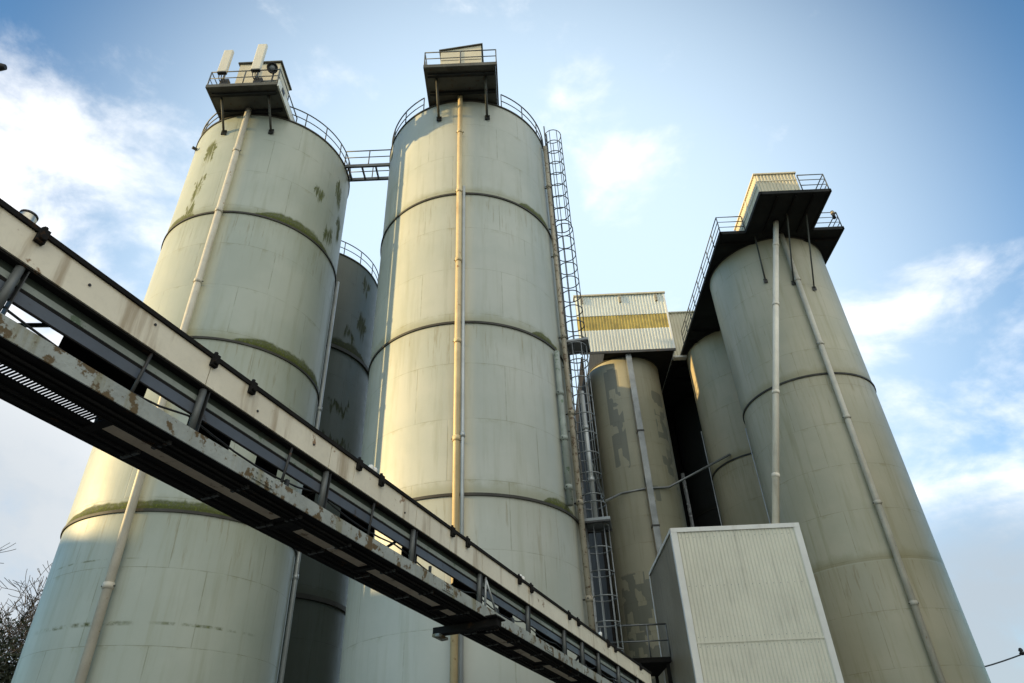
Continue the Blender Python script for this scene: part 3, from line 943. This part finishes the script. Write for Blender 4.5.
cbox(S0, S1, aN, aN + .012, 2.60, 2.732, 'side_channel', 'channel')
cbox(S0, S1, aN + .0125, aN + .07, 2.604, 2.614, 'channel_flange', 'steel_black')
cbox(S0, S1, aN + .0125, aN + .07, 2.72, 2.7315, 'channel_flange', 'channel')
ch = MB()
for (a0, a1, q0, q1) in ((aF - .012, aF, 2.60, 2.732), (aF - .07, aF - .0125, 2.604, 2.614), (aF - .07, aF - .0125, 2.72, 2.7315)):
    ch.box(S0, S1, a0, a1, q0, q1, fr=FR)
ch.build('side_channel', 'steel_black', t)
cbox(S0, S1, aN + .071, 4.405, 2.602, 2.616, 'floor_plate', 'steel_black')
cbox(S0, S1, 4.54, aF - .071, 2.602, 2.616, 'floor_plate', 'steel_black')
for a in (aN + .14, aN + .2):
    cbox(S0, S1, a, a + .02, 2.57, 2.601, 'floor_stiffener', 'steel_black')
# open grating, then closed tray strips between the cross members
gm = MB()
s_ = S0
while s_ < 2.50:
    gm.box(s_, s_ + .0095, 4.4055, 4.5395, 2.603, 2.615, fr=FR)
    s_ += .0255
gm.build('floor_grating', 'steel_black', t)
strip = [(2.60, 3.35), (3.36, 4.42), (4.72, 5.22), (5.24, 5.78), (5.92, 6.5), (6.52, 7.30), (7.42, 7.72), (8.12, 8.50), (8.62, 9.4), (9.55, 10.4), (10.6, 11.9), (12.1, 13.2), (13.4, 15.5)]
for a0, a1 in strip:
    cbox(a0, a1, 4.4055, 4.5395, 2.606, 2.617, 'tray_strip', 'tray_cream')
for k in range(len(strip) - 1):
    a0, a1 = strip[k][1], strip[k + 1][0]
    if a1 - a0 > .05:
        cbox(a0, a1, 4.4055, 4.5395, 2.604, 2.616, 'cross_member', 'steel_black')
for s_ in (2.52, 4.5, 5.8, 7.34, 8.53, 9.45, 10.5, 12.0, 13.3):
    cbox(s_, s_ + .07, 4.30, 4.66, 2.582, 2.6015, 'cross_member', 'steel_black')
# posts, both sides
POSTS = [-1.7, -.1, 1.47, 3.03, 4.61, 6.19, 7.80, 9.30, 10.7, 11.5, 12.3, 13.4, 14.6]
for i, s_ in enumerate(POSTS):
    MB().tube([F(s_ + .03, aN + .035, 2.733), F(s_ + .03, aN + .035, 3.122)], .029, 10).build('post', 'post_grey', t)
    cbox(s_ + .075, s_ + .082, aN + .01, aN + .07, 2.733, 3.122, 'post_web', 'steel_dark')
    cbox(s_, s_ + .06, aF - .045, aF - .006, 2.733, 3.122, 'post', 'steel_dark')
for s_ in (2.5, 4.09, 5.4):
    MB().tube([F(s_, aN + .03, 2.733), F(s_ + .03, aN + .02, 3.12)], .013, 6).build('tie_rod', 'steel_dark', t)
for pts in ([F(7.98, aN + .02, 2.733), F(7.98, aN + .02, 3.12)], [F(7.99, aN + .02, 3.08), F(8.30, aN + .02, 2.735)]):
    MB().tube(pts, .016, 6).build('tie_rod', 'galv_pale', t)
for s_ in (.55, 3.72, 6.85, 9.9, 12.9):
    q = MB()
    q.box(s_, s_ + .26, aN - .012, aN - .0005, 2.622, 2.712, fr=FR)
    for du in (.04, .10, .16, .22):
        for dq in (2.645, 2.69):
            q.tube([F(s_ + du, aN - .012, dq), F(s_ + du, aN - .024, dq)], .010, 6)
    q.build('splice_plate', 'channel', t)
pts = []
for k in range(len(POSTS) - 1):
    a0, a1 = POSTS[k], POSTS[k + 1]
    for e in range(6):
        f_ = e / 6
        pts.append(F(a0 + (a1 - a0) * f_, aN + .075, 2.86 - .07 * math.sin(PI * f_) + .03 * math.sin(k * 2.1)))
MB().tube(pts, .009, 5).build('slung_cable', 'black', t)
# short studs and gussets standing on the channels
rs = random.Random(3)
s_ = 2.7
while s_ < 14:
    hgt = rs.uniform(.05, .12)
    a = rs.choice((aN + .05, 4.35, 4.6))
    cbox(s_, s_ + rs.uniform(.02, .09), a, a + .03, 2.733, 2.733 + hgt, 'stud', 'steel_dark')
    s_ += rs.uniform(.28, .5)
for s_ in (2.68, 3.95, 5.5, 7.1):
    q = MB()
    q.hexa([F(s_, aF - .06, 2.735), F(s_ + .22, aF - .06, 2.735), F(s_ + .22, aF - .02, 2.735), F(s_, aF - .02, 2.735),
            F(s_ - .02, aF - .06, 3.10), F(s_ + .06, aF - .06, 3.10), F(s_ + .06, aF - .02, 3.10), F(s_ - .02, aF - .02, 3.10)])
    q.build('gusset', 'steel_black', t)
for a0, a1 in ((2.2, 2.98), (3.45, 3.95), (4.3, 4.6), (5.0, 5.2), (5.65, 6.3), (6.9, 7.25), (8.2, 8.9), (9.6, 10.1), (11, 12.4), (13, 15)):
    cbox(a0, a1, aF - .03, aF - .022, 3.02, 3.299, 'back_plate', 'steel_black')
for k in range(9):
    a0 = -.2 + 1.56 * k
    MB().tube([F(a0, aF - .03, 2.74), F(a0 + .75, aF - .03, 3.3)], .018, 6).build('brace', 'steel_dark', t)
for a, q0 in ((4.25, 2.585), (4.34, 2.59), (4.62, 2.585), (4.70, 2.59)):
    MB().tube([F(S0, a, q0), F(S1, a, q0 - .004)], .011, 6).build('conduit', 'steel_black', t)
for k in range(14):
    a0 = 2.9 + .78 * k + rs.uniform(-.1, .1)
    cbox(a0, a0 + .03, aN + .075, 4.40, 2.575, 2.6015, 'floor_rib', 'steel_dark')
    cbox(a0, a0 + .03, 4.545, aF - .075, 2.575, 2.6015, 'floor_rib', 'steel_dark')
# belt trough (slate), pale rail, dark lid
cbox(S0, S1, 4.205, 4.212, 2.886, 2.976, 'belt_skirt', 'slate')
cbox(S0, S1, 4.200, 4.215, 2.874, 2.8855, 'skirt_lip', 'steel_black')
cbox(S0, S1, 4.203, 4.215, 2.9765, 2.996, 'skirt_lip', 'steel_black')
cbox(S0, S1, 4.205, 4.215, 3.004, 3.052, 'pale_rail', 'pale_green')
cbox(S0, S1, 4.216, 4.222, 3.052, 3.12, 'inner_sheet', 'lid_green')
cbox(S0, S1, aN + .03, aF, 3.385, 3.40, 'lid', 'lid_green')
cbox(S0, S1, aF - .012, aF, 3.30, 3.384, 'back_panel', 'lid_green')
cbox(S0, S1, aN + .003, aN + .07, 3.108, 3.1225, 'panel_lip', 'steel_black')
# cover panels, 1.95 m each between the clamps
seams = [-2.8, -.9, 1.05, 3.03, 5.0, 6.97, 8.92, 10.86, 12.8, 14.7, 15.6]
seam2 = sorted(seams + [4.61, 6.19, 7.83, 9.28])
lo = S0
for e in seam2:
    if e - lo > .1:
        cbox(lo, e - .008, aN - .012, aN + .0025, 3.124, 3.372, 'cover_panel', 'panel_cream')
    lo = e
cbox(S0, S1, aN - .03, aN + .02, 3.374, 3.412, 'top_edge', 'steel_black')
for s_ in (-.5, 1.08, 1.49, 3.03, 3.47, 5.04, 5.44, 6.99, 7.38, 8.94, 9.36, 10.87, 11.28, 12.8, 13.2, 14.8):
    q = MB()
    q.box(s_ - .03, s_ + .03, aN - .05, aN - .014, 3.30, 3.415, fr=FR)
    q.tube([F(s_, aN - .05, 3.335), F(s_, aN - .075, 3.335)], .022, 8)
    q.tube([F(s_, aN - .02, 3.40), F(s_, aN - .02, 3.445)], .016, 6)
    q.build('clamp', 'steel_black', t)
for s_, q_ in ((1.9, 3.27), (2.45, 3.32), (3.6, 3.2), (4.35, 3.25), (5.95, 3.2)):
    MB().tube([F(s_, aN - .013, q_), F(s_, aN - .02, q_)], .011, 8).build('bolt', 'black', t)
# transverse bearer below the gantry
q = MB()
q.box(8.0, 8.12, 4.0, 4.94, 2.49, 2.58, fr=FR)
q.build('bearer', 'steel_black', t)
cbox(7.96, 8.2, 4.82, 4.92, 2.455, 2.4895, 'bearer_pad', 'channel')
cbox(7.9, 8.18, 3.97, 4.12, 2.5805, 2.597, 'bearer_pad', 'steel_black')
for s_ in (-2.6, 14.8):
    for a in (aN + .05, aF - .05):
        top = F(s_, a, 2.59)
        MB().tube([top, (top.x, top.y, GZ)], .06, 8).build('trestle_leg', 'steel_dark', t)

# small caps standing on the gantry cover
for i, (s_, a, lab) in enumerate(((5.33, 4.19, 'pale cup nearest the middle of the conveyor cover, in front of the dark gap'),
                                  (5.40, 4.19, 'pale cup just right of another cup on the conveyor cover'),
                                  (9.13, 4.19, 'white cup on the conveyor cover before the grey face of the middle silo'),
                                  (9.22, 4.19, 'white cup right beside its twin on the conveyor cover before the middle silo'),
                                  (12.53, 4.16, 'cream cup far down the conveyor cover below the ladders'))):
    k = thing('grease_cup', lab, 'cup', F(s_, a, 3.40), 'cups on the conveyor cover')
    f2 = lambda x, y, z, s_=s_, a=a: F(s_ + x, a + y, 3.401 + z)
    MB().lathe([(0, 0), (.03, 0), (.034, .09), (.024, .105), (0, .108)], 0, 0, 12, fr=f2).build('cup_body', 'cup', k)
    MB().lathe([(.035, .0), (.038, .012), (.035, .02)], 0, 0, 12, fr=f2).build('cup_collar', 'galv', k)
k = thing('beacon_lamp', 'round metal beacon lamp on the near upper end of the conveyor cover', 'lamp', F(1.37, 4.17, 3.41))
f2 = lambda x, y, z: F(1.40 + x, 4.22 + y, 3.401 + z)
MB().lathe([(0, 0), (.06, 0), (.06, .02)], 0, 0, 20, fr=f2).build('lamp_base', 'steel_black', k)
MB().lathe([(.052, .021), (.056, .10), (.05, .112)], 0, 0, 20, fr=f2).build('lamp_drum', 'chrome', k)
MB().lathe([(.057, .112), (.057, .124), (.04, .135), (0, .14)], 0, 0, 20, fr=f2).build('lamp_cap', 'steel_dark', k)


# ------------------------------------------------------------------ trees
def bare_tree(label, x, y, h, seed, lean=0.0, depth=6):
    rnd = random.Random(seed)
    t = thing('bare_tree', label, 'tree', (x, y, GZ), 'bare trees left of the silos')
    tr, cr = MB(), MB()

    def grow(p, d, ln, r, lvl):
        k = 4
        pts, rad = [p], [r]
        for i in range(k):
            d = (d + Vector((rnd.gauss(0, .10), rnd.gauss(0, .10), rnd.gauss(.03, .07)))).normalized()
            p = p + d * ln / k
            pts.append(p)
            rad.append(max(.013, r * (1 - .32 * (i + 1) / k)))
        (tr if lvl < 2 else cr).tube(pts, rad, 7 if lvl < 2 else 4 if lvl < 4 else 3, caps=False)
        if lvl >= depth:
            return
        nb = 3 if lvl < 4 else 4
        for i in range(nb):
            q = pts[rnd.choice((2, 3, 4)) if i else 4]
            side = Vector((rnd.gauss(0, 1), rnd.gauss(0, 1), rnd.gauss(.1, .5))).normalized()
            nd = (d * rnd.uniform(.5, 1.0) + side * rnd.uniform(.5, .9)).normalized()
            grow(q, nd, ln * rnd.uniform(.62, .82), rad[-1] * rnd.uniform(.55, .75), lvl + 1)

    grow(Vector((x, y, GZ)), Vector((lean, 0, 1)).normalized(), h * .36, h * .027, 0)
    tr.build('trunk', 'bark', t)
    cr.build('crown', 'bark', t)
    return t


def at_az(az, dist):
    a = R_(az)
    return math.sin(a) * dist, math.cos(a) * dist


x, y = at_az(-36.4, 37)
bare_tree('bare tree with a thick leaning trunk at the left edge of the photo', x, y, 11.2, 5, .10)
x, y = at_az(-34.5, 48)
bare_tree('bare tree with fine twigs close beside the left silo', x, y, 13.5, 11, 0)
x, y = at_az(-39, 44)
bare_tree('bare tree cut off by the left picture edge behind the leaning trunk', x, y, 13, 23, 0)


def bush(label, x, y, w, h, seed, n=5200, big=1.0):
    rnd = random.Random(seed)
    t = thing('evergreen_bush', label, 'bush', (x, y, GZ), 'dark evergreen bushes')
    st = MB()
    lf = MB()
    lobes = [(rnd.uniform(-w * .5, w * .5), rnd.uniform(-w * .3, w * .3), rnd.uniform(.25, .8) * h, rnd.uniform(.2, .36) * h) for _ in range(12)]
    for lx, ly, lz, lr in lobes:
        st.tube([(x + lx * .1, y + ly * .1, GZ), (x + lx * .6, y + ly * .6, GZ + lz * .6), (x + lx, y + ly, GZ + lz)], [.09, .06, .02], 5)
    vs, fs = [], []
    for i in range(n):
        lx, ly, lz, lr = rnd.choice(lobes)
        d = Vector((rnd.gauss(0, 1), rnd.gauss(0, 1), rnd.gauss(0, 1))).normalized() * lr * rnd.random() ** .45
        p = Vector((x + lx, y + ly, GZ + lz)) + d
        p.z = max(p.z, GZ + .1)
        a = Vector((rnd.gauss(0, 1), rnd.gauss(0, 1), rnd.gauss(0, 1))).normalized()
        c = a.cross(Vector((rnd.gauss(0, 1), rnd.gauss(0, 1), rnd.gauss(0, 1)))).normalized()
        z = rnd.uniform(.05, .13) * big
        o = len(vs)
        vs += [p - a * z, p + c * z * .5, p + a * z, p - c * z * .5]
        fs.append((o, o + 1, o + 2, o + 3))
    lf.add(vs, fs)
    st.build('stem', 'bark', t)
    lf.build('foliage', 'leaf', t)


x, y = at_az(-37.2, 33)
bush('dark evergreen bush below the leaning bare tree at bottom left', x, y, 7, 8.8, 3, 34000)

x, y = at_az(-36.0, 54)
bare_tree('bare tree farthest back in the dark tangle at bottom left', x, y, 16, 31, 0)
for i, (hy, hh) in enumerate(((-10, 18.5), (-4, 19.5), (1.5, 20.0), (5.5, 20.4), (9.5, 20.8), (15, 22), (3.4, 20.2), (7.4, 20.6))):
    bush('tall evergreen added for shade outside the left picture edge', -80.0 + (i % 2) * 4 - (8 if i > 5 else 0), hy, 9.5, hh, 40 + i, 19000, 3.8)  # unseen evergreens added to keep low sun off the lower silos
t = thing('shade_block_west', 'long dark block added for shade outside the left picture edge', 'building', (-64, 4, GZ))  # unseen block added to cast even shade on the lower silo walls
MB().box(-70, -60, -14, 22, GZ, 14.8).build('wall', 'deck', t)
q = MB()
q.hexa([(-70.5, -14.5, 14.803), (-59.5, -14.5, 14.803), (-59.5, 22.5, 14.803), (-70.5, 22.5, 14.803),
        (-65.3, -14.5, 17.2), (-64.7, -14.5, 17.2), (-64.7, 22.5, 17.2), (-65.3, 22.5, 17.2)])
q.build('roof', 'deck_dark', t)
# dark block added out of view to darken the right silo's lower east side
t = thing('shade_block_east', 'dark block added for shade outside the right picture edge', 'building', (25, 10, GZ))
MB().box(21, 34, -8, 22, GZ, 14.5).build('wall', 'deck', t)
MB().box(20.7, 34.3, -8.3, 22.3, 14.503, 14.8).build('roof', 'deck_dark', t)


# ------------------------------------------------------------------ pole, overhead cable, yard lamp
x, y = at_az(35.2, 44)
t = thing('utility_pole', 'wooden utility pole with insulators right of the silos', 'pole', (x, y, GZ))
MB().tube([(x, y, GZ), (x, y, 7.2)], [.16, .11], 10).build('mast', 'wood', t)
E1 = Vector((*at_az(33.42, 43), 0))
zt = 43 * math.tan(R_(7.35))
MB().tube([(x, y, 6.3), (E1.x, E1.y, zt)], .06, 8).build('crossarm', 'wood', t)
MB().lathe([(0, 0), (.09, .02), (.13, .10), (.07, .15), (.11, .22), (.06, .32), (0, .34)], E1.x, E1.y, 14, fr=lambda a, b_, c: Vector((a, b_, zt + c - .05))).build('insulator', 'black', t)
e0 = pol(C2[0], C2[1], C2[2] + .05, 80, 36 * math.tan(R_(7.05)))
pts = [Vector(e0).lerp(Vector((E1.x, E1.y, zt)), i / 12) - Vector((0, 0, .35 * math.sin(PI * i / 12))) for i in range(13)]
t = thing('overhead_cable', 'black overhead cable leaving the right silo edge at bottom right', 'cable', pts[-1])
MB().tube(pts, .035, 6).build('cable', 'black', t)
t = thing('yard_lamp', 'black yard lamp head poking in at the upper left edge', 'lamp', (-7.4, 5.2, GZ))
hx = Vector((math.sin(R_(-52.4)), math.cos(R_(-52.4)), 0)) * 8.0
hz = 8 * math.tan(R_(44.9))
MB().tube([(-7.4, 5.2, GZ), (-7.4, 5.2, hz - .3), (-7.3, 5.18, hz), (hx.x, hx.y, hz + .02)], .06, 8).build('mast', 'steel_dark', t)
MB().tube([(hx.x - .25, hx.y, hz), (hx.x - .1, hx.y, hz), (hx.x + .13, hx.y + .02, hz)], [.05, .09, .035], 10).build('lamp_head', 'black', t)
